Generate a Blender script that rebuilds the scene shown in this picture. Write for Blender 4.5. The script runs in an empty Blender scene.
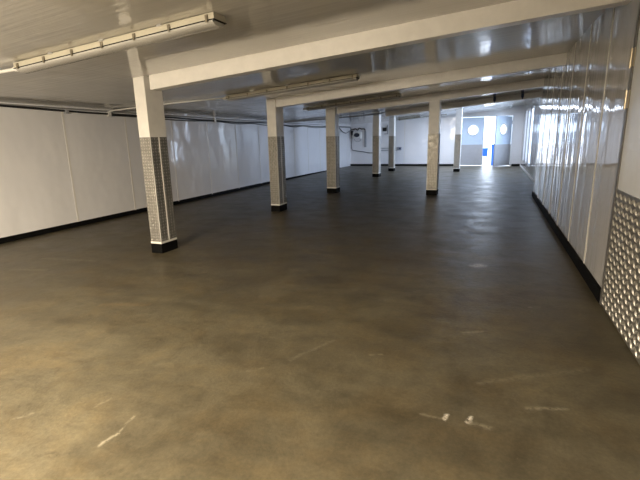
import bpy, bmesh, math, random
from mathutils import Vector, Matrix

random.seed(7)
S = 1.087                      # survey units -> metres
CX = bpy.context.scene
COL = CX.collection

# ------------------------------------------------------------------ geometry helpers
class MB:
    """collects solids (survey units) and links them as ONE mesh object"""
    def __init__(self):
        self.v = []; self.f = []; self.m = []; self.smooth = []
    def add(self, vs, fs, mi=0, smooth=False):
        n = len(self.v)
        self.v += [tuple(p) for p in vs]
        for f in fs:
            self.f.append(tuple(i + n for i in f)); self.m.append(mi); self.smooth.append(smooth)
    def hexa(self, c, mi=0):     # 8 corners: bottom 4 ccw, top 4 ccw
        self.add(c, [(3,2,1,0),(4,5,6,7),(0,1,5,4),(1,2,6,5),(2,3,7,6),(3,0,4,7)], mi)
    def box(self, x0, x1, y0, y1, z0, z1, mi=0):
        self.hexa([(x0,y0,z0),(x1,y0,z0),(x1,y1,z0),(x0,y1,z0),(x0,y0,z1),(x1,y0,z1),(x1,y1,z1),(x0,y1,z1)], mi)
    def cbox(self, x0, x1, y0, y1, z0, z1, b=.006, mi=0):   # box with chamfered edges (along every edge)
        bm = bmesh.new()
        bmesh.ops.create_cube(bm, size=1)
        for v in bm.verts:
            v.co = Vector(((x0+x1)/2 + v.co.x*(x1-x0), (y0+y1)/2 + v.co.y*(y1-y0), (z0+z1)/2 + v.co.z*(z1-z0)))
        bmesh.ops.bevel(bm, geom=list(bm.edges), offset=b, segments=2, affect='EDGES', profile=.5)
        bm.verts.index_update()
        self.add([v.co[:] for v in bm.verts], [[v.index for v in f.verts] for f in bm.faces], mi)
        bm.free()
    def tube(self, pts, r, n=8, mi=0, caps=True):
        pts = [Vector(p) for p in pts]
        vs = []; fs = []
        up = Vector((0,0,1))
        for i, p in enumerate(pts):
            t = (pts[min(i+1, len(pts)-1)] - pts[max(i-1, 0)]).normalized()
            a = t.cross(up)
            if a.length < .05: a = t.cross(Vector((1,0,0)))
            a.normalize(); b = t.cross(a)
            for k in range(n):
                q = 2*math.pi*k/n
                vs.append(p + a*math.cos(q)*r + b*math.sin(q)*r)
        for i in range(len(pts)-1):
            for k in range(n):
                k2 = (k+1) % n
                fs.append((i*n+k, i*n+k2, (i+1)*n+k2, (i+1)*n+k))
        self.add(vs, fs, mi, True)
        if caps:
            m = len(pts)-1
            self.add(vs[:n], [tuple(range(n))[::-1]], mi); self.add(vs[m*n:], [tuple(range(n))], mi)
    def prism_x(self, prof, x0, x1, mi=0, smooth=False):   # profile (y,z) swept along x
        n = len(prof)
        vs = [(x0,y,z) for y,z in prof] + [(x1,y,z) for y,z in prof]
        fs = [(i,(i+1)%n,n+(i+1)%n,n+i) for i in range(n)]
        self.add(vs, fs, mi, smooth)
        self.add(vs[:n], [tuple(range(n))[::-1]], mi); self.add(vs[n:], [tuple(range(n))], mi)
    def disc(self, c, axis, r, h, n=24, mi=0, rx=None):    # short elliptical cylinder, axis 'y' or 'x' or 'z'
        rx = rx or r; a = []; b = []
        for k in range(n):
            q = 2*math.pi*k/n
            u, w = rx*math.cos(q), r*math.sin(q)
            for lst, d in ((a,-h/2),(b,h/2)):
                o = {'y':(u,d,w),'x':(d,u,w),'z':(u,w,d)}[axis]
                lst.append((c[0]+o[0], c[1]+o[1], c[2]+o[2]))
        self.add(a+b, [(k,(k+1)%n,n+(k+1)%n,n+k) for k in range(n)], mi, True)
        self.add(a, [tuple(range(n))[::-1]], mi); self.add(b, [tuple(range(n))], mi)
    def ring(self, c, axis, r0, r1, h, n=28, mi=0):
        vs = []
        for k in range(n):
            q = 2*math.pi*k/n
            for r, d in ((r0,-h/2),(r1,-h/2),(r1,h/2),(r0,h/2)):
                u, w = r*math.cos(q), r*math.sin(q)
                o = {'y':(u,d,w),'x':(d,u,w),'z':(u,w,d)}[axis]
                vs.append((c[0]+o[0], c[1]+o[1], c[2]+o[2]))
        fs = []
        for k in range(n):
            k2 = (k+1) % n
            for j in range(4):
                j2 = (j+1) % 4
                fs.append((k*4+j, k*4+j2, k2*4+j2, k2*4+j))
        self.add(vs, fs, mi, True)
    def lugs(self, O, U, W, N, w, h, mi=0, p=.038, L=.017, B=.0065, H=.0045):
        """raised treadplate lozenges, alternating +-45 deg, on the rectangle O + U*w + W*h with normal N"""
        O, U, W, N = map(Vector, (O, U, W, N))
        nx, nz = max(1, round(w/p)), max(1, round(h/p))
        px, pz = w/nx, h/nz
        for i in range(nx):
            for j in range(nz):
                c = O + U*((i+.5)*px) + W*((j+.5)*pz)
                s = 1 if (i+j) % 2 else -1
                d = (U*s + W).normalized(); e = (U - W*s).normalized()
                vs = [c-d*L, c-e*B, c+d*L, c+e*B, c-d*L*.45+N*H, c-e*B*.3+N*H*1.05, c+d*L*.45+N*H, c+e*B*.3+N*H*1.05]
                self.add(vs, [(0,1,5,4),(1,2,6,5),(2,3,7,6),(3,0,4,7),(4,5,6,7)], mi)
    def build(self, name, mats, parent=None, kind=None, label=None):
        me = bpy.data.meshes.new(name)
        me.from_pydata([(x*S,y*S,z*S) for x,y,z in self.v], [], self.f)
        if not isinstance(mats, (list, tuple)): mats = [mats]
        for m in mats: me.materials.append(m)
        for p, mi, sm in zip(me.polygons, self.m, self.smooth):
            p.material_index = mi; p.use_smooth = sm
        bm = bmesh.new(); bm.from_mesh(me)
        bmesh.ops.recalc_face_normals(bm, faces=bm.faces); bm.to_mesh(me); bm.free()
        o = bpy.data.objects.new(name, me); COL.objects.link(o)
        if parent: o.parent = parent
        if kind: o['kind'] = kind
        if label: o['label'] = label
        return o

def tag(o, label, cat, group=None):
    o['label'] = label; o['category'] = cat
    if group: o['group'] = group
    return o
def thing(name, loc, label, cat, group=None, rot=(0,0,0)):
    o = bpy.data.objects.new(name, None); COL.objects.link(o)
    o.empty_display_size = .1
    o.location = Vector(loc)*S; o.rotation_euler = rot
    return tag(o, label, cat, group)

# ------------------------------------------------------------------ materials
def nmat(name):
    m = bpy.data.materials.new(name); m.use_nodes = True
    nt = m.node_tree; b = nt.nodes['Principled BSDF']
    return m, nt, b
def setp(b, **k):
    for a, v in k.items():
        b.inputs[a.replace('_',' ')].default_value = v
def noise(nt, scale, detail=4, rough=.55, vec=None, dist=0):
    n = nt.nodes.new('ShaderNodeTexNoise')
    n.inputs['Scale'].default_value = scale; n.inputs['Detail'].default_value = detail
    n.inputs['Roughness'].default_value = rough; n.inputs['Distortion'].default_value = dist
    if vec is not None: nt.links.new(vec, n.inputs['Vector'])
    return n
def pos(nt, sc=(1,1,1)):
    g = nt.nodes.new('ShaderNodeTexCoord')
    mp = nt.nodes.new('ShaderNodeMapping'); mp.inputs['Scale'].default_value = sc
    nt.links.new(g.outputs['Object'], mp.inputs['Vector'])
    return mp.outputs['Vector']
def ramp(nt, src, stops):
    r = nt.nodes.new('ShaderNodeValToRGB')
    e = r.color_ramp.elements
    while len(e) < len(stops): e.new(.5)
    for k, (p, c) in enumerate(stops):
        e[k].position = p; e[k].color = (*c, 1) if len(c) == 3 else c
    nt.links.new(src, r.inputs['Fac'])
    return r
def math_(nt, op, a, b=None, clamp=False):
    n = nt.nodes.new('ShaderNodeMath'); n.operation = op; n.use_clamp = clamp
    for i, x in enumerate((a, b)):
        if x is None: continue
        if isinstance(x, (int, float)): n.inputs[i].default_value = x
        else: nt.links.new(x, n.inputs[i])
    return n.outputs[0]

def simple(name, col, rough=.5, metal=0, grain=.04, scale=9, spec=.5):
    m, nt, b = nmat(name)
    n = noise(nt, scale, 4, .6, pos(nt))
    c0 = tuple(max(0, c*(1-grain)) for c in col); c1 = tuple(min(1, c*(1+grain)) for c in col)
    r = ramp(nt, n.outputs['Fac'], [(.3, c0), (.7, c1)])
    nt.links.new(r.outputs['Color'], b.inputs['Base Color'])
    setp(b, Roughness=rough, Metallic=metal); b.inputs['Specular IOR Level'].default_value = spec
    return m

def cladding(name, col, rough, waves, spec=.5, grain=.03):
    """glossy plastic hygienic cladding: slightly wavy sheet"""
    m, nt, b = nmat(name)
    n0 = noise(nt, 1.3, 4, .6, pos(nt, (1,1,.5)))
    r = ramp(nt, n0.outputs['Fac'], [(.3, tuple(c*(1-grain) for c in col)), (.7, col)])
    nt.links.new(r.outputs['Color'], b.inputs['Base Color'])
    setp(b, Roughness=rough); b.inputs['Specular IOR Level'].default_value = spec
    prev = None
    for sc, scale, dist in waves:
        n = noise(nt, scale, 2, .45, pos(nt, sc))
        bp = nt.nodes.new('ShaderNodeBump'); bp.inputs['Strength'].default_value = 1
        bp.inputs['Distance'].default_value = dist
        nt.links.new(n.outputs['Fac'], bp.inputs['Height'])
        if prev: nt.links.new(prev, bp.inputs['Normal'])
        prev = bp.outputs['Normal']
    if prev: nt.links.new(prev, b.inputs['Normal'])
    return m

M = {}
M['wall'] = cladding('white_wall_cladding', (.82,.815,.83), .13, [((1,1,.7), 2.0, .024), ((1,1,.8), 4.5, .0035)], .6)
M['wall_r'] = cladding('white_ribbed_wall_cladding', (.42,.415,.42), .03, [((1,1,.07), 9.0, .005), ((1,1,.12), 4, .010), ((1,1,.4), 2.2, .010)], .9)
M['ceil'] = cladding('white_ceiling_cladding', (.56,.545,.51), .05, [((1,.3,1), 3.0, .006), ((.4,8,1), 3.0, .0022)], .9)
M['strip'] = simple('white_joint_strip', (.74,.72,.68), .35)
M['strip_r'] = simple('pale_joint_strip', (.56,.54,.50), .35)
M['paint'] = simple('white_gloss_paint', (.74,.72,.68), .32, grain=.05)
M['black'] = simple('black_vinyl', (.005,.005,.005), .7, grain=.2, spec=.06)
M['rubber'] = simple('black_cable_rubber', (.014,.014,.015), .5)
M['grey_cable'] = simple('grey_cable_sheath', (.28,.28,.28), .5)
M['grey_pvc'] = simple('grey_conduit_plastic', (.33,.34,.36), .45)
M['white_pvc'] = simple('white_conduit_plastic', (.72,.71,.68), .4)
M['lamp_body'] = simple('cream_lamp_housing', (.46,.43,.345), .4)
M['clip'] = simple('steel_lamp_clip', (.20,.175,.13), .4, .6)
M['brass'] = simple('aged_brass_hinge', (.42,.36,.26), .35, .9)
M['steel'] = simple('brushed_steel', (.55,.55,.55), .32, .9)
M['grey_door'] = simple('grey_door_skirt', (.42,.42,.44), .55, spec=.3)
M['blue_door'] = simple('pale_blue_door_plastic', (.56,.66,.80), .55, spec=.3)
M['blue_plastic'] = simple('bright_blue_plastic', (.02,.14,.62), .4)
M['navy'] = simple('dark_blue_plastic', (.012,.03,.11), .4)
M['screen'] = simple('dark_oval_window', (.01,.018,.035), .15)
M['dark'] = simple('dark_gap', (.015,.013,.012), .8)
M['frame'] = simple('white_window_frame', (.72,.73,.75), .35)
M['edge'] = simple('dull_grey_edge_strip', (.13,.125,.12), .45, .3)
M['door_white'] = simple('cool_white_door_skin', (.56,.575,.60), .3)
M['ext'] = simple('pale_concrete_yard', (.55,.54,.51), .8, grain=.1)
M['brick'] = simple('outside_render', (.55,.52,.47), .8)

def tread(name, col, rough):
    m, nt, b = nmat(name)
    n = noise(nt, 14, 5, .65, pos(nt))
    r = ramp(nt, n.outputs['Fac'], [(.3, tuple(c*.75 for c in col)), (.7, col)])
    nt.links.new(r.outputs['Color'], b.inputs['Base Color'])
    rr = ramp(nt, n.outputs['Fac'], [(.3, (rough+.1,)*3), (.7, (rough-.06,)*3)])
    nt.links.new(rr.outputs['Color'], b.inputs['Roughness'])
    setp(b, Metallic=.78)
    return m
M['tread'] = tread('dull_aluminium_sheet', (.30,.29,.265), .40)
M['lug'] = tread('polished_treadplate_lug', (.60,.58,.535), .44)

# glass: thin clear pane (plain transparent sheet with a glossy coat)
def glass(name, tint=(.96,.98,1)):
    m = bpy.data.materials.new(name); m.use_nodes = True; nt = m.node_tree; nt.nodes.clear()
    out = nt.nodes.new('ShaderNodeOutputMaterial'); mx = nt.nodes.new('ShaderNodeMixShader')
    t = nt.nodes.new('ShaderNodeBsdfTransparent'); t.inputs['Color'].default_value = (*tint, 1)
    g = nt.nodes.new('ShaderNodeBsdfGlossy'); g.inputs['Roughness'].default_value = .03
    fr = nt.nodes.new('ShaderNodeFresnel'); fr.inputs['IOR'].default_value = 1.3
    nt.links.new(fr.outputs[0], mx.inputs[0]); nt.links.new(t.outputs[0], mx.inputs[1]); nt.links.new(g.outputs[0], mx.inputs[2])
    nt.links.new(mx.outputs[0], out.inputs[0])
    return m
M['glass'] = glass('clear_window_glass')

def diffuser_mat():
    m, nt, b = nmat('clear_ribbed_diffuser')
    w = nt.nodes.new('ShaderNodeTexWave'); w.inputs['Scale'].default_value = 60
    nt.links.new(pos(nt), w.inputs['Vector'])
    bp = nt.nodes.new('ShaderNodeBump'); bp.inputs['Distance'].default_value = .001; bp.inputs['Strength'].default_value = .4
    nt.links.new(w.outputs['Fac'], bp.inputs['Height']); nt.links.new(bp.outputs['Normal'], b.inputs['Normal'])
    r = ramp(nt, w.outputs['Fac'], [(0, (.36,.35,.32)), (1, (.48,.47,.44))])
    nt.links.new(r.outputs['Color'], b.inputs['Base Color'])
    setp(b, Roughness=.12); b.inputs['Specular IOR Level'].default_value = .7
    return m
M['diffuser'] = diffuser_mat()

def floor_mat():
    m, nt, b = nmat('worn_brown_resin_floor')
    P = pos(nt)
    big = noise(nt, .55, 5, .6, P, .6)
    mid = noise(nt, 2.6, 6, .65, P, .4)
    strk = noise(nt, 1.5, 5, .65, pos(nt, (.7,2.2,1)), .5)
    fine = noise(nt, 55, 4, .7, P)
    base = ramp(nt, big.outputs['Fac'], [(.30, (.070,.061,.040)), (.52, (.092,.080,.053)), (.74, (.110,.097,.066))])
    def mixc(a, bcol, fac, mode='MIX'):
        x = nt.nodes.new('ShaderNodeMix'); x.data_type = 'RGBA'; x.blend_type = mode
        if isinstance(fac, (int, float)): x.inputs[0].default_value = fac
        else: nt.links.new(fac, x.inputs[0])
        nt.links.new(a, x.inputs[6])
        if isinstance(bcol, tuple): x.inputs[7].default_value = (*bcol, 1)
        else: nt.links.new(bcol, x.inputs[7])
        return x.outputs[2]
    r2 = ramp(nt, mid.outputs['Fac'], [(.30, (.68,.67,.66)), (.52, (1,1,1)), (.75, (1.18,1.15,1.10))])
    c = mixc(base.outputs['Color'], r2.outputs['Color'], .9, 'MULTIPLY')
    r3 = ramp(nt, strk.outputs['Fac'], [(.38, (.76,.75,.75)), (.58, (1.03,1.03,1.03))])
    c = mixc(c, r3.outputs['Color'], .75, 'MULTIPLY')
    r4 = ramp(nt, fine.outputs['Fac'], [(.35, (.82,.82,.82)), (.65, (1.12,1.12,1.12))])
    c = mixc(c, r4.outputs['Color'], .8, 'MULTIPLY')
    m2 = noise(nt, 9, 5, .7, P, .3)
    r5 = ramp(nt, m2.outputs['Fac'], [(.32, (.80,.79,.80)), (.5, (1,1,1)), (.68, (1.16,1.14,1.10))])
    c = mixc(c, r5.outputs['Color'], .9, 'MULTIPLY')
    rust = noise(nt, 1.7, 5, .7, pos(nt, (1,1.3,1)), .4)
    r6 = ramp(nt, rust.outputs['Fac'], [(.46, (1,1,1)), (.62, (1.06,.98,.87))])
    c = mixc(c, r6.outputs['Color'], .8, 'MULTIPLY')
    # pale specks of spilt dust
    sp = noise(nt, 26, 3, .7, P)
    spm = noise(nt, .9, 3, .6, P)
    f = math_(nt, 'MULTIPLY', ramp(nt, sp.outputs['Fac'], [(.70,(0,0,0)),(.76,(1,1,1))]).outputs['Color'],
              ramp(nt, spm.outputs['Fac'], [(.5,(0,0,0)),(.62,(1,1,1))]).outputs['Color'])
    c = mixc(c, (.28,.25,.20), math_(nt, 'MULTIPLY', f, .55))
    # scuffs, drips and painted glints with a place of their own: (x0,y0,x1,y1,half width,colour,strength)
    sep = nt.nodes.new('ShaderNodeSeparateXYZ'); g = nt.nodes.new('ShaderNodeTexCoord')
    wob = noise(nt, 9, 3, .6, P)
    av = nt.nodes.new('ShaderNodeVectorMath'); av.operation = 'MULTIPLY_ADD'
    nt.links.new(wob.outputs['Color'], av.inputs[0]); av.inputs[1].default_value = (.05,.05,0)
    sb = nt.nodes.new('ShaderNodeVectorMath'); sb.operation = 'SUBTRACT'; sb.inputs[1].default_value = (.025,.025,0)
    nt.links.new(g.outputs['Object'], sb.inputs[0]); nt.links.new(sb.outputs[0], av.inputs[2])
    nt.links.new(av.outputs[0], sep.inputs[0])
    brk = ramp(nt, noise(nt, 38, 3, .7, P).outputs['Fac'], [(.38,(0,0,0)),(.55,(1,1,1))]).outputs['Color']
    pale = (.32,.29,.22); dark = (.03,.025,.018)
    marks = [(-1.365,1.045,-1.352,1.13,.009,pale,.8), (-1.352,1.13,-1.376,1.235,.007,pale,.55),
             (-1.60,1.22,-1.58,1.30,.007,pale,.3), (-1.10,1.72,-1.04,1.78,.008,pale,.2),
             (-.117,1.662,-.112,1.70,.010,(.7,.66,.58),1), (-.03,1.675,-.02,1.715,.009,(.7,.66,.58),1),  # bright pair: glints painted into the floor colour
             (-.22,1.66,-.13,1.665,.010,pale,.35), (-.55,2.1,-.5,2.12,.01,pale,.4), (.3,3.1,.36,3.12,.015,pale,.4),
             (-.9,3.0,-.7,3.02,.02,dark,.3), (-2.0,2.1,-1.7,2.15,.03,dark,.3), (-2.6,2.2,-2.3,2.3,.03,(.20,.13,.06),.35),
             (-.02,1.67,.06,1.66,.012,pale,.5), (.21,1.86,.36,1.91,.012,pale,.5),
             (-.08,4.02,-.04,4.05,.05,(.6,.57,.5),.7), (-1.86,1.05,-1.82,1.10,.008,pale,.3),
             (-1.55,.92,-1.49,.96,.010,dark,.7), (-1.50,.93,-1.44,.97,.008,dark,.6), (-1.22,.93,-1.18,.97,.012,dark,.5),
             (-4.3,3.0,-3.7,3.1,.03,pale,.35), (-4.2,2.62,-3.9,2.70,.03,pale,.3), (-2.9,4.6,-2.5,5.0,.03,pale,.2),
             (-2.7,3.4,-2.2,3.75,.05,dark,.5), (-3.1,2.9,-2.3,3.0,.06,dark,.35), (-3.6,3.2,-2.7,3.35,.05,dark,.45),
             (-.1,2.55,.0,2.6,.012,pale,.4), (.05,7.4,.25,7.9,.12,(.5,.5,.48),.35), (-.3,8.6,.1,9.0,.12,(.5,.5,.48),.3),
             (-.3,5.6,.1,5.9,.07,(.45,.44,.4),.25), (.0,2.0,.5,2.3,.02,pale,.2), (-.95,1.9,-.8,2.2,.012,pale,.2)]
    for x0, y0, x1, y1, w, colr, st in marks:
        x0, y0, x1, y1, w = x0*S, y0*S, x1*S, y1*S, w*S
        dx, dy = x1-x0, y1-y0; L2 = dx*dx+dy*dy
        px = math_(nt, 'SUBTRACT', sep.outputs[0], x0); py = math_(nt, 'SUBTRACT', sep.outputs[1], y0)
        t = math_(nt, 'DIVIDE', math_(nt, 'ADD', math_(nt, 'MULTIPLY', px, dx), math_(nt, 'MULTIPLY', py, dy)), L2, True)
        ex = math_(nt, 'SUBTRACT', px, math_(nt, 'MULTIPLY', t, dx)); ey = math_(nt, 'SUBTRACT', py, math_(nt, 'MULTIPLY', t, dy))
        d = math_(nt, 'SQRT', math_(nt, 'ADD', math_(nt, 'MULTIPLY', ex, ex), math_(nt, 'MULTIPLY', ey, ey)))
        k = math_(nt, 'SUBTRACT', 1.0, math_(nt, 'DIVIDE', d, w*1.5), True)
        k = math_(nt, 'MULTIPLY', math_(nt, 'MULTIPLY', k, brk), st*.8, True)
        c = mixc(c, colr, k)
    nt.links.new(c, b.inputs['Base Color'])
    rr = ramp(nt, mid.outputs['Fac'], [(.3, (.31,)*3), (.7, (.47,)*3)])
    nt.links.new(rr.outputs['Color'], b.inputs['Roughness'])
    b.inputs['Specular IOR Level'].default_value = .2
    b1 = nt.nodes.new('ShaderNodeBump'); b1.inputs['Distance'].default_value = .002; b1.inputs['Strength'].default_value = .5
    nt.links.new(fine.outputs['Fac'], b1.inputs['Height'])
    b2 = nt.nodes.new('ShaderNodeBump'); b2.inputs['Distance'].default_value = .012; b2.inputs['Strength'].default_value = .5
    nt.links.new(mid.outputs['Fac'], b2.inputs['Height']); nt.links.new(b1.outputs['Normal'], b2.inputs['Normal'])
    nt.links.new(b2.outputs['Normal'], b.inputs['Normal'])
    return m
M['floor'] = floor_mat()

# ------------------------------------------------------------------ room
YB, YE = -4.0, 18.3            # back and end wall
XR, XRF = .765, 1.0            # right wall: near face and recessed far face
YSTEP = 9.2
def XL(y): return -5.50 - .0168*(y-3.4)
def ceil(x, y=0):
    z = 1.785 + (.08 if x > -3.3 else .053)*(x+3.3)
    return z + max(0, y-11.75)*.012

b = MB(); b.box(-6.1, 1.25, YB-.15, YE+.12, -.15, 0); b.build('floor', M['floor'], kind='structure')
b = MB()
xs = [-6.05, -3.3, 1.2]; ys = [YB-.15, 11.75, YE+.12]
for j in range(2):
    for i in range(2):
        x0, x1, y0, y1 = xs[i], xs[i+1], ys[j], ys[j+1]
        cc = lambda x, y: ceil(x - (1e-6 if x == -3.3 and i == 0 else 0), y)
        b.hexa([(x0,y0,cc(x0,y0)),(x1,y0,cc(x1,y0)),(x1,y1,cc(x1,y1)),(x0,y1,cc(x0,y1)),
                (x0,y0,2.5),(x1,y0,2.5),(x1,y1,2.5),(x0,y1,2.5)])
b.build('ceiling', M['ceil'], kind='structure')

# left wall with its joint strips
b = MB()
y0, y1 = YB-.15, YE+.12
b.hexa([(XL(y0)-.15,y0,0),(XL(y0),y0,0),(XL(y1),y1,0),(XL(y1)-.15,y1,0),
        (XL(y0)-.15,y0,2.3),(XL(y0),y0,2.3),(XL(y1),y1,2.3),(XL(y1)-.15,y1,2.3)])
yy = 4.45 - 1.12*7
while yy < 18.2:
    b.box(XL(yy)-.01, XL(yy)+.004, yy-.014, yy+.014, .05, 1.72, 1)
    yy += 1.12
b.build('wall_left', [M['wall'], M['strip']], kind='structure')
b = MB()
b.hexa([(XL(y0)-.02,y0,0),(XL(y0)+.018,y0,0),(XL(YE),YE,0),(XL(YE)-.02,YE,0),
        (XL(y0)-.02,y0,.07),(XL(y0)+.010,y0,.07),(XL(YE)-.006,YE,.07),(XL(YE)-.02,YE,.07)])
b.build('baseboard_left', M['black'], kind='structure')

def wall_with_holes(b, axis, c0, c1, u0, u1, z0, z1, holes, mi=0):
    """slab between c0..c1 on axis, spanning u, with rectangular holes (ua,ub,za,zb)"""
    us = sorted({u0, u1, *[h[0] for h in holes], *[h[1] for h in holes]})
    zs = sorted({z0, z1, *[h[2] for h in holes], *[h[3] for h in holes]})
    for i in range(len(us)-1):
        for j in range(len(zs)-1):
            um, zm = (us[i]+us[i+1])/2, (zs[j]+zs[j+1])/2
            if any(h[0] < um < h[1] and h[2] < zm < h[3] for h in holes): continue
            if axis == 'x': b.box(c0, c1, us[i], us[i+1], zs[j], zs[j+1], mi)
            else: b.box(us[i], us[i+1], c0, c1, zs[j], zs[j+1], mi)

# right wall, near run (proud) with its light joint strips
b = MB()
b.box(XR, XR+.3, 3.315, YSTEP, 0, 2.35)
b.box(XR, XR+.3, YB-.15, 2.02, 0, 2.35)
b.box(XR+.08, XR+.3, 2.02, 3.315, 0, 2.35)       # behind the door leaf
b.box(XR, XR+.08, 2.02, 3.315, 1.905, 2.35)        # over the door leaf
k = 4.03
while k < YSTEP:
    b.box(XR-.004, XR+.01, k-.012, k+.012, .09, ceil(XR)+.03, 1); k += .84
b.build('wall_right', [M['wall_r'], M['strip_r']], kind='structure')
b = MB()
b.box(XR-.016, XR+.01, 3.33, YSTEP-.0, 0, .09); b.box(XR-.012, XR+.01, 3.33, YSTEP, .09, .096)
b.box(XR-.016, XR+.01, YB, 2.0, 0, .09)
b.build('baseboard_right', M['black'], kind='structure')

# right wall, recessed far run with three invented windows, added for daylight
ADDED_WIN = [(13.9, 15.1), (15.25, 16.45), (16.6, 17.8)]
WZ = (.25, 1.95)
b = MB()
wall_with_holes(b, 'x', XRF, XRF+.16, YSTEP, YE+.12, 0, 2.4, [(a, c, *WZ) for a, c in ADDED_WIN])
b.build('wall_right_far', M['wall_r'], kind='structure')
b = MB(); b.box(XRF-.014, XRF+.01, YSTEP, YE, 0, .05); b.build('baseboard_right_far', M['white_pvc'], kind='structure')
for n, (a, c) in enumerate(ADDED_WIN):
    r = MB()
    f = .045
    for (ya, yb, za, zb) in ((a, c, WZ[0], WZ[0]+f), (a, c, WZ[1]-f, WZ[1]), (a, a+f, WZ[0]+f, WZ[1]-f), (c-f, c, WZ[0]+f, WZ[1]-f),
                             ((a+c)/2-f/2, (a+c)/2+f/2, WZ[0]+f, WZ[1]-f)):
        r.box(XRF+.03, XRF+.10, ya, yb, za, zb)
    w = r.build('window_%d' % (n+1), M['frame'], kind='structure')
    g = MB(); g.box(XRF+.062, XRF+.068, a+f, c-f, WZ[0]+f, WZ[1]-f); g.build('pane', M['glass'], w)

# added frame for a far-bay fill light, hidden behind the farthest beam
r = MB()
for (xa, xb, ya, yb) in ((-2.5,.5,16.2,16.25),(-2.5,.5,17.25,17.3),(-2.5,-2.45,16.25,17.25),(.45,.5,16.25,17.25)):
    za, zb = ceil(xa,17), ceil(xb,17)
    r.hexa([(xa,ya,za-.06),(xb,ya,zb-.06),(xb,yb,zb-.06),(xa,yb,za-.06),(xa,ya,za+.01),(xb,ya,zb+.01),(xb,yb,zb+.01),(xa,yb,za+.01)])
r.build('window_4', M['frame'], kind='structure')

# end wall with the swing doors
DX0, DX1, DZ = -1.20, .62, 1.86
b = MB()
wall_with_holes(b, 'y', YE, YE+.14, -6.05, 1.2, 0, 2.4, [(DX0, DX1, 0, DZ)])
for x in (-4.6, -3.42, -2.25):
    b.box(x-.014, x+.014, YE-.004, YE+.01, .07, ceil(x, YE)+.04, 1)
b.build('wall_end', [M['wall'], M['strip']], kind='structure')
b = MB(); b.box(XL(YE), DX0-.05, YE-.016, YE+.01, 0, .075); b.box(DX1+.07, XRF-.02, YE-.016, YE+.01, 0, .075)
b.build('baseboard_end', M['black'], kind='structure')
b = MB()
b.box(DX0-.05, DX0, YE-.03, YE+.15, 0, DZ+.05); b.box(DX1, DX1+.06, YE-.03, YE+.15, 0, DZ+.05)
b.box(DX0, DX1, YE-.03, YE+.15, DZ, DZ+.05)
b.build('trim_1', M['frame'], kind='structure')                   # door lining
b = MB(); b.box(-5.6, XRF-.01, YE-.05, YE+.01, 1.93, 1.985); b.build('trim_2', M['frame'], kind='structure')

def swing_leaf(name, hx, sgn, ang, lab):
    """one swing-door leaf; local x from hinge (0) to free edge (.80)"""
    W, T = .80, .035
    r = bpy.data.objects.new(name, None); COL.objects.link(r); r.empty_display_size = .1
    r.location = Vector((hx, YE+.05, 0))*S
    r.rotation_euler = (0, 0, ang); r['kind'] = 'structure'; r['label'] = lab
    def X(u): return sgn*u
    def bx(bb, u0, u1, *a):
        bb.box(min(X(u0),X(u1)), max(X(u0),X(u1)), *a)
    pc, pr = (X(.42), 1.37), .19
    # upper panel with a round hole
    m = MB()
    u0, u1, z0, z1 = .005, W, .82, DZ-.015
    n = 32; inner = []; outer = []
    for k in range(n):
        q = 2*math.pi*k/n
        cx, sz = math.cos(q), math.sin(q)
        inner.append((pc[0]+pr*cx, pc[1]+pr*sz))
        xa, xb = min(X(u0),X(u1))-pc[0], max(X(u0),X(u1))-pc[0]
        t = min([(xb if cx > 0 else xa)/cx if abs(cx) > 1e-6 else 9, ((z1 if sz > 0 else z0)-pc[1])/sz if abs(sz) > 1e-6 else 9])
        outer.append((pc[0]+t*cx, pc[1]+t*sz))
    corners = [(min(X(u0),X(u1)), z0),(max(X(u0),X(u1)), z0),(max(X(u0),X(u1)), z1),(min(X(u0),X(u1)), z1)]
    for cz in corners:      # pull nearest outer sample onto each corner
        i = min(range(n), key=lambda i: (outer[i][0]-cz[0])**2+(outer[i][1]-cz[1])**2); outer[i] = cz
    for sy in (-T/2, T/2):
        vs = [(x,sy,z) for x,z in inner]+[(x,sy,z) for x,z in outer]
        m.add(vs, [(k,(k+1)%n,n+(k+1)%n,n+k) for k in range(n)])
    vs = [(x,-T/2,z) for x,z in inner]+[(x,T/2,z) for x,z in inner]
    m.add(vs, [(k,(k+1)%n,n+(k+1)%n,n+k) for k in range(n)])
    vs = [(x,-T/2,z) for x,z in outer]+[(x,T/2,z) for x,z in outer]
    m.add(vs, [(k,(k+1)%n,n+(k+1)%n,n+k) for k in range(n)])
    m.build('upper_panel', M['blue_door'], r)
    m = MB(); bx(m, .005, W, -T/2-.006, T/2+.006, .025, .82); m.build('kick_panel', M['grey_door'], r)
    m = MB(); m.ring((pc[0],0,pc[1]), 'y', pr-.012, pr+.025, T+.03); ring = m.build('porthole_ring', M['frame'], r)
    m = MB(); m.disc((pc[0],0,pc[1]), 'y', pr, .006, 32); m.build('pane', M['glass'], ring)
    m = MB(); bx(m, W, W+.02, -T/2-.004, T/2+.004, .03, DZ-.02); m.build('edge_seal', M['grey_pvc'], r)
    m = MB()
    for z in (.35, 1.55): m.tube([(0,0,z),(0,0,z+.14)], .022, 10)
    m.build('hinge', M['steel'], r)
    return r
swing_leaf('door_1', DX0+.01, 1, math.radians(-2), 'closed swing door leaf with round window')
swing_leaf('door_2', DX1-.02, -1, math.radians(47), 'half open swing door leaf with round window')

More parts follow.
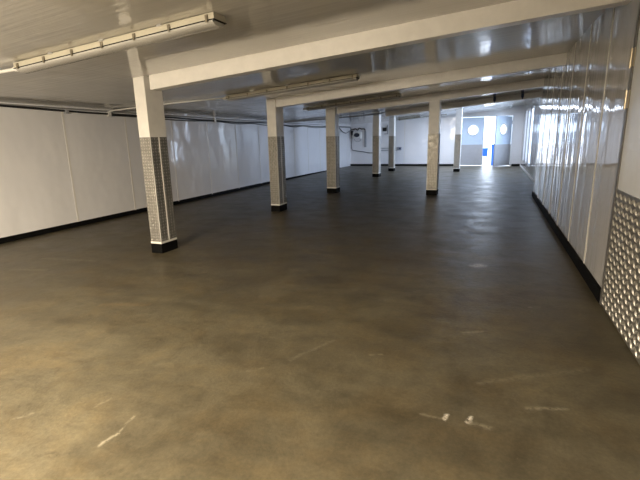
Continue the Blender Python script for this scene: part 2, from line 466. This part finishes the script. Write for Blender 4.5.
# near right door leaf: white panel above a treadplate skirt
b = MB()
PX = XR-.012
b.box(PX, XR+.06, 2.045, 3.285, .012, 1.895)
d3 = b.build('door_3', M['door_white'], kind='structure')
b = MB()
b.box(PX-.006, PX, 2.06, 3.245, .02, .80)
b.lugs((PX-.006, 3.235, .03), (0,-1,0), (0,0,1), (-1,0,0), 1.165, .76, 1, p=.046, L=.026, B=.0085, H=.006)
b.build('kick_plate', [M['tread'], M['lug']], d3)
b = MB(); b.box(PX-.009, PX+.02, 3.248, 3.288, .014, 1.893); b.build('edge_trim', M['edge'], d3)
for z in (1.29, 1.53):
    b = MB()
    b.tube([(PX-.008,3.296,z),(PX-.008,3.296,z+.115)], .008, 12)
    for q in (.0, .038, .076): b.tube([(PX-.008,3.296,z+q+.002),(PX-.008,3.296,z+q+.034)], .0095, 12)
    b.box(PX-.010, PX-.004, 3.235, 3.296, z+.005, z+.11)
    b.build('hinge', M['brass'], d3)
b = MB(); b.box(XR-.002, XR+.07, 3.290, 3.314, 0, 1.9); b.build('trim_3', M['dark'], kind='structure')   # solid strip in the hinge gap, its shade painted dark
# back wall
b = MB(); wall_with_holes(b, 'y', YB-.15, YB, -6.05, 1.2, 0, 2.4, [(-2.55, -.85, 0, 1.85)])
b.box(-2.7, -2.55, YB-1.4, YB-.15, 0, 2.4); b.box(-.85, -.7, YB-1.4, YB-.15, 0, 2.4)      # closed box added behind the doorway, keeping sky light out
b.box(-2.7, -.7, YB-1.5, YB-1.4, -.1, 2.4); b.box(-2.55, -.85, YB-1.4, YB-.15, 1.85, 2.4); b.box(-2.55, -.85, YB-1.4, YB-.15, -.1, 0)
b.build('wall_back', M['wall'], kind='structure')

# outside yard seen through the gap
b = MB(); b.box(-30, 30, YE+.12, 60, -.2, -.03); b.box(1.25, 40, -20, YE+.12, -.2, -.03)
b.build('ground', M['ext'], kind='structure')

# ------------------------------------------------------------------ beams
def beam(y, x0, label, dep=.125, thick=.12, x1=None):
    x1 = XR if x1 is None else x1
    b = MB()
    segs = [x0, x1] if x0 >= -3.3 else [x0, -3.3, x1]
    for i in range(len(segs)-1):
        a, c = segs[i], segs[i+1]
        za, zc = ceil(a, y), ceil(c, y)
        b.hexa([(a,y,za-dep),(c,y,zc-dep),(c,y+thick,zc-dep),(a,y+thick,za-dep),
                (a,y,za+.01),(c,y,zc+.01),(c,y+thick,zc+.01),(a,y+thick,za+.01)])
    o = b.build('ceiling_beam', M['paint'])
    return tag(o, label, 'beam', 'white beams under the ceiling')
beam(3.56, -3.17, 'white painted ceiling beam nearest the camera, running from nearest pillar to right wall', .135)
beam(6.35, -3.21, 'white ceiling beam, second from the camera, just beyond the second lamp', .135)
beam(8.93, -3.1, 'shaded white ceiling beam, third from the camera, carried by the middle right-hand pillar', .135)
beam(11.75, -2.72, 'farthest ceiling beam, in shade, with two small blue hooks below it', .125, x1=XRF-.005)

# ------------------------------------------------------------------ pillars
def pillar(x, y, w, d, label, group):
    """x,y = front left corner of the pillar; w across, d deep; clad to 1.21, black foot"""
    cx, cy = x+w/2, y+d/2
    r = thing('pillar', (cx, cy, 0), label, 'pillar', group)
    hw, hd = w/2, d/2
    b = MB()
    zt = [ceil(cx-hw, cy)+.006, ceil(cx+hw, cy)+.006]
    b.hexa([(-hw,-hd,.0),(hw,-hd,.0),(hw,hd,.0),(-hw,hd,.0),(-hw,-hd,zt[0]),(hw,-hd,zt[1]),(hw,hd,zt[1]),(-hw,hd,zt[0])])
    b.build('shaft', M['paint'], r)
    z0, z1, t = .128, 1.21, .004
    def plate(O, U, N, wd):
        O, U, N = Vector(O), Vector(U), Vector(N)
        b = MB()
        c = [O, O+U*wd, O+U*wd+N*t, O+N*t]
        b.hexa([(*p[:2], z0) for p in c]+[(*p[:2], z1) for p in c])
        b.lugs(O+N*t+Vector((0,0,z0+.004)), U, (0,0,1), N, wd, z1-z0-.008, 1, p=.032, L=.015, B=.0065, H=.003)
        b.build('kick_plate', [M['tread'], M['lug']], r)
    plate((-hw+.004,-hd,0), (1,0,0), (0,-1,0), w-.008)
    plate((hw,-hd+.004,0), (0,1,0), (1,0,0), hd-.012)
    plate((hw,.008,0), (0,1,0), (1,0,0), hd-.012)
    plate((-hw,hd-.004,0), (0,-1,0), (-1,0,0), d-.008)
    plate((hw-.004,hd,0), (-1,0,0), (0,1,0), w-.008)
    b = MB(); b.box(hw, hw+.007, -.008, .008, z0, z1); b.build('cover_strip', M['strip'], r)
    e = .003
    b = MB(); b.box(-hw-e, hw+e, -hd-e, hd+e, .104, .128); b.build('collar', M['strip'], r)
    b = MB(); b.box(-hw-e, hw+e, -hd-e, hd+e, 0, .104); b.build('foot', M['black'], r)
    return r
GL, GR = 'pillars of the left row', 'pillars of the right row'
pillar(-3.355, 3.54, .135, .245, 'nearest white pillar, biggest in view, treadplate skirt and black foot', GL)
pillar(-3.37, 6.33, .155, .27, 'second pillar of the left row, standing before the white left wall', GL)
pillar(-3.34, 8.90, .205, .27, 'third pillar of the left row, bright white on its right side', GL)
pillar(-3.37, 12.93, .19, .27, 'fourth pillar of the left row, just right of the wall unit with dark oval', GL)
pillar(-3.42, 15.35, .18, .27, 'farthest pillar of the left row, slim in view near the end wall', GL)
pillar(-1.21, 8.96, .20, .27, 'nearer pillar of the right row, standing alone before the end wall', GR)
pillar(-1.19, 15.2, .185, .27, 'farther pillar of the right row, just left of the swing doors', GR)

# ------------------------------------------------------------------ fluorescent lamps
def lamp(y, x0, x1, label, parts=True):
    L = x1-x0; cx = (x0+x1)/2
    tilt = -math.atan(.08)
    zc = ceil(cx, y)
    r = thing('ceiling_lamp', (cx, y+.07, zc), label, 'lamp', 'long fluorescent lamps on the ceiling', (0, tilt, 0))
    h = L/2; D = .065
    b = MB()   # housing
    b.prism_x([(-D+.004,-.004),(-D,-.018),(-D,-.042),(D,-.042),(D,-.018),(D-.004,-.004)], -h, h)
    b.build('housing', M['lamp_body'], r)
    for u in (-.55, .0, .55):
        b = MB(); b.box(u*h-.02, u*h+.02, -D-.006, D+.006, -.010, .001); b.build('mounting_bracket', M['steel'], r)
    b = MB(); b.box(-h-.002, h+.002, -D-.004, D+.004, -.047, -.042); b.build('gasket', M['black'], r)
    b = MB()
    pr = [(-D+.002,-.047)] + [(-(D-.002)*math.cos(q), -.047-.028*math.sin(q)) for q in [math.pi*k/10 for k in range(1,10)]] + [(D-.002,-.047)]
    b.prism_x(pr, -h+.012, h-.012, 0, False)
    b.build('diffuser', M['diffuser'], r)
    for s in (-1, 1):
        for k in range(7):
            u = -h + .05 + k*(L-.10)/6
            b = MB()
            b.cbox(u-.011, u+.011, s*(D+.004)-.006, s*(D+.004)+.006, -.040, -.014, .004)
            b.box(u-.007, u+.007, s*(D+.009)-.003, s*(D+.009)+.003, -.058, -.026)
            b.build('clip', M['clip'], r)
    b = MB()
    b.tube([(-h-.085,0,-.028),(-h-.04,0,-.028),(-h,0,-.028)], .018, 12); b.tube([(-h-.06,0,-.028),(-h-.02,0,-.028)], .024, 12)
    b.build('cable_gland', M['white_pvc'], r)
    return r
lamp(2.42, -3.45, -1.62, 'nearest long fluorescent ceiling lamp, unlit, cream housing, at upper left')
lamp(5.35, -3.48, -1.60, 'second fluorescent ceiling lamp, behind the nearest beam')
lamp(8.08, -3.45, -1.62, 'third fluorescent ceiling lamp, dark, tucked behind the second beam')
lamp(16.5, -3.34, -1.60, 'farthest fluorescent ceiling lamp, a thin dark bar before the end wall')

# ------------------------------------------------------------------ cables
def smooth_path(pts, n=6):
    P = [Vector(p) for p in pts]; out = []
    for i in range(len(P)-1):
        p0, p1, p2, p3 = P[max(i-1,0)], P[i], P[i+1], P[min(i+2,len(P)-1)]
        for k in range(n):
            t = k/n
            out.append(.5*((2*p1)+(-p0+p2)*t+(2*p0-5*p1+4*p2-p3)*t*t+(-p0+3*p1-3*p2+p3)*t**3))
    out.append(P[-1]); return out
def cable(name, pts, rad, mat, label, cat, group=None):
    b = MB(); b.tube(smooth_path(pts), rad, 8)
    return tag(b.build(name, mat), label, cat, group)
def onwall(off, lst): return [(XL(y)+off, y, z) for y, z in lst]
GC = 'cables along the top of the left wall'
cable('cable', onwall(.022, [(1.5,1.655),(2.6,1.648),(3.3,1.634),(4.0,1.617),(4.8,1.602),(5.24,1.600),(6.0,1.598),(6.7,1.602),(7.5,1.588),(8.08,1.592),(9,1.580),
      (10.2,1.602),(11,1.592),(12,1.562),(13,1.592),(14,1.577),(15.5,1.602),(17,1.617),(18.2,1.622)]), .014, M['rubber'],
      'thick black cable sagging along the top of the left wall', 'cable', GC)
cable('cable', onwall(.016, [(1.5,1.648),(5.24,1.638),(8.08,1.632),(11,1.637),(14,1.647),(18.2,1.652)]), .010, M['grey_cable'],
      'straight grey cable close under the ceiling on the left wall', 'cable', GC)
cable('cable', onwall(.018, [(5.24,1.582),(6,1.577),(7,1.558),(8.08,1.574),(9,1.547),(9.7,1.570),(10.4,1.545),(11.2,1.572),(12.2,1.535),(13,1.565),(14,1.54),(15.2,1.57),(16.5,1.56)]), .009,
      M['rubber'], 'thin wavy black cable hanging lowest on the left wall', 'cable', GC)
cable('cable', onwall(.02, [(8.08,1.610),(9,1.598),(10,1.612),(11,1.575),(12,1.606),(13,1.572),(14,1.602),(15.4,1.592)]), .009, M['white_pvc'],
      'thin white cable looping among the black ones on far left wall', 'cable', GC)
for y, h, lab in ((4.5, .05, 'small grey cable clip on the left wall above the nearest joint strip'),
                  (5.24, .075, 'white cable clip where the white conduit leaves the left wall'),
                  (8.08, .10, 'white cable clip high on left wall between first and second pillars')):
    b = MB(); x = XL(y)
    b.cbox(x-.003, x+.045, y-.028, y+.028, 1.588-h*.35, 1.588+h*.65, .006)
    for q in (-.012, .012): b.disc((x+.045, y+q, 1.60), 'x', .005, .006, 10)
    tag(b.build('cable_clip', M['grey_pvc'] if h < .06 else M['white_pvc']), lab, 'cable clip', 'clips holding the wall cables')
cable('conduit', [(XL(5.24)+.03,5.24,1.625),(XL(5.24)+.12,5.25,1.648),(-4.9,5.33,ceil(-4.9)-.014),(-4.2,5.40,ceil(-4.2)-.014),(-3.56,5.42,ceil(-3.56)-.03)], .010, M['white_pvc'],
      'thin white conduit crossing the ceiling from left wall to second lamp', 'conduit')
cable('conduit', [(XL(2.3)+.02,2.40,1.655),(-4.9,2.46,ceil(-4.9)-.02),(-4.2,2.49,ceil(-4.2)-.025),(-3.53,2.49,ceil(-3.53)-.035)], .013, M['white_pvc'],
      'white conduit feeding the left end of the nearest lamp', 'conduit')

b = MB(); b.tube([(XL(11.6)+.01,11.6,1.650),(-3.3,11.6,1.748),(-2.72,11.6,1.795)], .020, 10)
for x in (-5.0, -3.9, -2.85): b.box(x-.012, x+.012, 11.585, 11.615, ceil(x)-.06, ceil(x)+.002)
tag(b.build('pipe', M['grey_pvc']), 'grey pipe slung under the ceiling between left wall and the farthest beam', 'pipe')
# ------------------------------------------------------------------ two small blue hooks under the far beam
for x, lab in ((-.04, 'left one of two small dark blue hooks on the far beam'), (.57, 'right one of two small dark blue hooks, nearer the right wall')):
    y = 11.75; z = ceil(x, y)-.125+.085
    r = thing('hook', (x, y, z), lab, 'hook', 'blue hooks on the far beam')
    b = MB(); b.cbox(-.03, .03, -.03, -.0, -.045, .045, .008); b.build('back_plate', M['navy'], r)
    b = MB(); b.tube(smooth_path([(0,-.02,.0),(0,-.06,-.01),(0,-.075,-.045),(0,-.05,-.075),(0,-.025,-.06)], 4), .013, 8); b.build('arm', M['navy'], r)

# ------------------------------------------------------------------ fittings on the end wall
Y = YE
r = thing('dispenser', (-5.41, Y, 1.15), 'white wall unit with a dark oval front, high on the end wall', 'dispenser')
b = MB(); b.cbox(-.18, .18, -.20, 0, 0, .27, .03); b.build('casing', M['white_pvc'], r)
b = MB(); b.disc((0,-.20,.145), 'y', .085, .02, 32, rx=.125); b.build('oval_window', M['screen'], r)
b = MB(); b.tube([(.14*math.cos(q), -.06, -.02+.11*math.sin(q)) for q in [math.pi+math.pi*k/12 for k in range(13)]], .012, 8); b.build('hose_loop', M['grey_pvc'], r)
b = MB(); b.cbox(-5.69, -5.61, Y-.09, Y, 1.29, 1.48, .01); b.box(-5.665,-5.635,Y-.10,Y-.088,1.34,1.43)
tag(b.build('switch_box', M['rubber']), 'small black switch box left of the wall unit with dark oval', 'switch box')
r = thing('switch_box', (-4.245, Y, 1.42), 'black switch box on the end wall between the two farthest left-row pillars', 'switch box')
b = MB(); b.cbox(-.075, .075, -.10, 0, 0, .15, .012); b.build('casing', M['rubber'], r)
b = MB(); b.box(.10, .135, -.03, 0, -.12, .26); b.box(-.02, .135, -.03, 0, -.12, -.09); b.build('conduit', M['grey_pvc'], r)
b = MB(); b.box(-5.13, -5.04, Y-.04, Y, .79, 1.47); b.box(-5.12,-5.05,Y-.045,Y-.04,.81,1.45)
tag(b.build('cable_duct', M['grey_pvc']), 'upright grey cable duct right of the wall unit with dark oval', 'duct')
cable('cable', [(-5.60,Y-.03,1.50),(-5.52,Y-.03,1.56),(-5.42,Y-.03,1.50),(-5.35,Y-.03,1.58),(-5.24,Y-.03,1.54),(-5.14,Y-.03,1.55),(-5.08,Y-.03,1.48)], .022, M['rubber'],
      'bunched black cable over the top of wall unit with dark oval', 'cable')
cable('cable', [(XL(18.25)+.03,Y-.03,1.62),(-5.71,Y-.03,1.40),(-5.68,Y-.03,1.15),(-5.70,Y-.03,.85),(-5.66,Y-.03,.68),(-5.5,Y-.03,.64),(-5.2,Y-.03,.60),(-4.9,Y-.03,.55),(-4.6,Y-.03,.54)], .014,
      M['rubber'], 'black cable dropping down the far left corner and along the end wall', 'cable')
cable('cable', [(XL(16.6)+.03,16.6,1.60),(XL(17)+.05,17.0,1.44),(XL(17.5)+.05,17.5,1.38),(-5.74,18.1,1.46),(-5.66,Y-.04,1.53),(-5.56,Y-.04,1.55)], .015,
      M['rubber'], 'black cable loop hanging in the far left corner', 'cable')
for z, lab in ((.735, 'upper of two thin grey pipes on the end wall'), (.645, 'lower of two thin grey pipes on the end wall')):
    b = MB(); b.tube([(-4.55,Y-.03,z),(-4.2,Y-.03,z),(-3.72,Y-.03,z)], .016, 8)
    for x in (-4.45, -3.95): b.box(x-.02, x+.02, Y-.05, Y, z-.025, z+.025)
    tag(b.build('pipe', M['grey_pvc']), lab, 'pipe', 'grey pipes on the end wall')
r = thing('socket_box', (-3.62, Y, .64), 'small grey socket box on end wall right of farthest left-row pillar', 'socket')
b = MB(); b.cbox(-.09, .09, -.07, 0, 0, .135, .01); b.build('casing', M['grey_pvc'], r)
b = MB(); b.disc((.03,-.075,.07), 'y', .035, .02, 16); b.build('socket_cap', M['navy'], r)

# ------------------------------------------------------------------ blue crates out in the yard
for x0, x1, y, z1, lab in ((-.40, -.20, 19.6, .66, 'small blue plastic crate outside, seen in the door gap'),
                           (-.06, .22, 19.2, .82, 'tall blue plastic bin outside, partly behind the open door leaf')):
    nm = 'crate' if x0 < -.3 else 'bin'
    r = thing(nm, ((x0+x1)/2, y, -.03), lab, nm)
    w = (x1-x0)/2
    b = MB()
    zb = .36 if nm == 'crate' else .0
    b.hexa([(-w*.9,-.1,zb),(w*.9,-.1,zb),(w*.9,.12,zb),(-w*.9,.12,zb),(-w,-.12,z1),(w,-.12,z1),(w,.14,z1),(-w,.14,z1)])
    b.build('body', M['blue_plastic'], r)
    b = MB(); b.cbox(-w-.015, w+.015, -.135, .155, z1-.03, z1+.02, .01); b.build('rim', M['blue_plastic'], r)
    if nm == 'crate':
        b = MB()
        for sx in (-1, 1):
            for yy in (-.09, .11): b.box(sx*w*.75-.012, sx*w*.75+.012, yy-.012, yy+.012, 0, zb)
        b.box(-w*.8, w*.8, -.1, .12, zb-.03, zb)
        b.build('stand', M['steel'], r)

# ------------------------------------------------------------------ light
W = bpy.data.worlds.new('World'); CX.world = W; W.use_nodes = True
bg = W.node_tree.nodes['Background']
bg.inputs['Color'].default_value = (.62, .78, 1.0, 1); bg.inputs['Strength'].default_value = 5.0

sun = bpy.data.lights.new('sun', 'SUN'); sun.energy = 5; sun.color = (1, .95, .86); sun.angle = .01
so = bpy.data.objects.new('sun', sun); COL.objects.link(so)
d = Vector((.25, -.55, -.80)).normalized()
so.rotation_euler = d.to_track_quat('-Z', 'Y').to_euler()

def area(name, loc, rot, sx, sy, power, col, portal=False):
    l = bpy.data.lights.new(name, 'AREA'); l.shape = 'RECTANGLE'; l.size = sx*S; l.size_y = sy*S
    l.energy = power; l.color = col
    o = bpy.data.objects.new(name, l); COL.objects.link(o)
    o.location = Vector(loc)*S; o.rotation_euler = rot
    if portal: l.cycles.is_portal = True
    return o
for n, (a, c) in enumerate(ADDED_WIN):
    area('window_daylight', (XRF+.20, (a+c)/2, sum(WZ)/2), (0, math.radians(90), 0), WZ[1]-WZ[0], c-a, (170, 60, 12)[n], (.64, .76, 1))  # added light behind each invented window
    area('window_portal', (XRF+.13, (a+c)/2, sum(WZ)/2), (0, math.radians(90), 0), WZ[1]-WZ[0], c-a, 1, (1,1,1), True)
area('rooflight_daylight', (-1.0, 16.75, ceil(-1.0, 16.75)-.075), (0, -math.atan(.08), 0), 2.8, .9, 92, (.72, .82, 1))  # added fill light for the far bay, no real rooflight there
area('door_daylight', (-.19, YE+.35, .95), (math.radians(-90), 0, 0), .40, 1.75, 12, (.80, .88, 1))
area('door_portal', ((DX0+DX1)/2, YE+.2, DZ/2), (math.radians(-90), 0, 0), DX1-DX0, DZ, 1, (1,1,1), True)
# warm fill lights added behind the camera, at head height and under the ceiling
area('work_lamp', (-2.3, -.9, 1.5), (math.radians(80), 0, math.radians(45)), 1.5, .25, 205, (1, .86, .66))
area('ceiling_lamp_light', (-2.3, -.9, ceil(-2.3)-.12), (0, -math.atan(.08), 0), 1.8, .12, 800, (1, .84, .62))

# ------------------------------------------------------------------ camera
R = [(0.93106244, 0.06256057, -0.35945641), (0.3641967, -0.21872733, 0.90527295), (-0.02198855, -0.97377848, -0.22643315)]
cam = bpy.data.cameras.new('camera'); co = bpy.data.objects.new('camera', cam); COL.objects.link(co)
cam.sensor_fit = 'HORIZONTAL'; cam.sensor_width = 36; cam.lens = 432.5066/640*36; cam.clip_start = .05
m = Matrix([(R[i][0], -R[i][1], -R[i][2]) for i in range(3)]).to_4x4()
m.translation = Vector((0, 0, 1.15*S))
co.matrix_world = m
CX.camera = co

CX.view_settings.view_transform = 'Standard'; CX.view_settings.look = 'None'
CX.view_settings.exposure = 0; CX.view_settings.gamma = 1; CX.view_settings.use_curve_mapping = False
CX.cycles.use_denoising = True
CX.cycles.max_bounces = 14; CX.cycles.diffuse_bounces = 8; CX.cycles.glossy_bounces = 6; CX.cycles.transparent_max_bounces = 16
CX.cycles.sample_clamp_indirect = 8
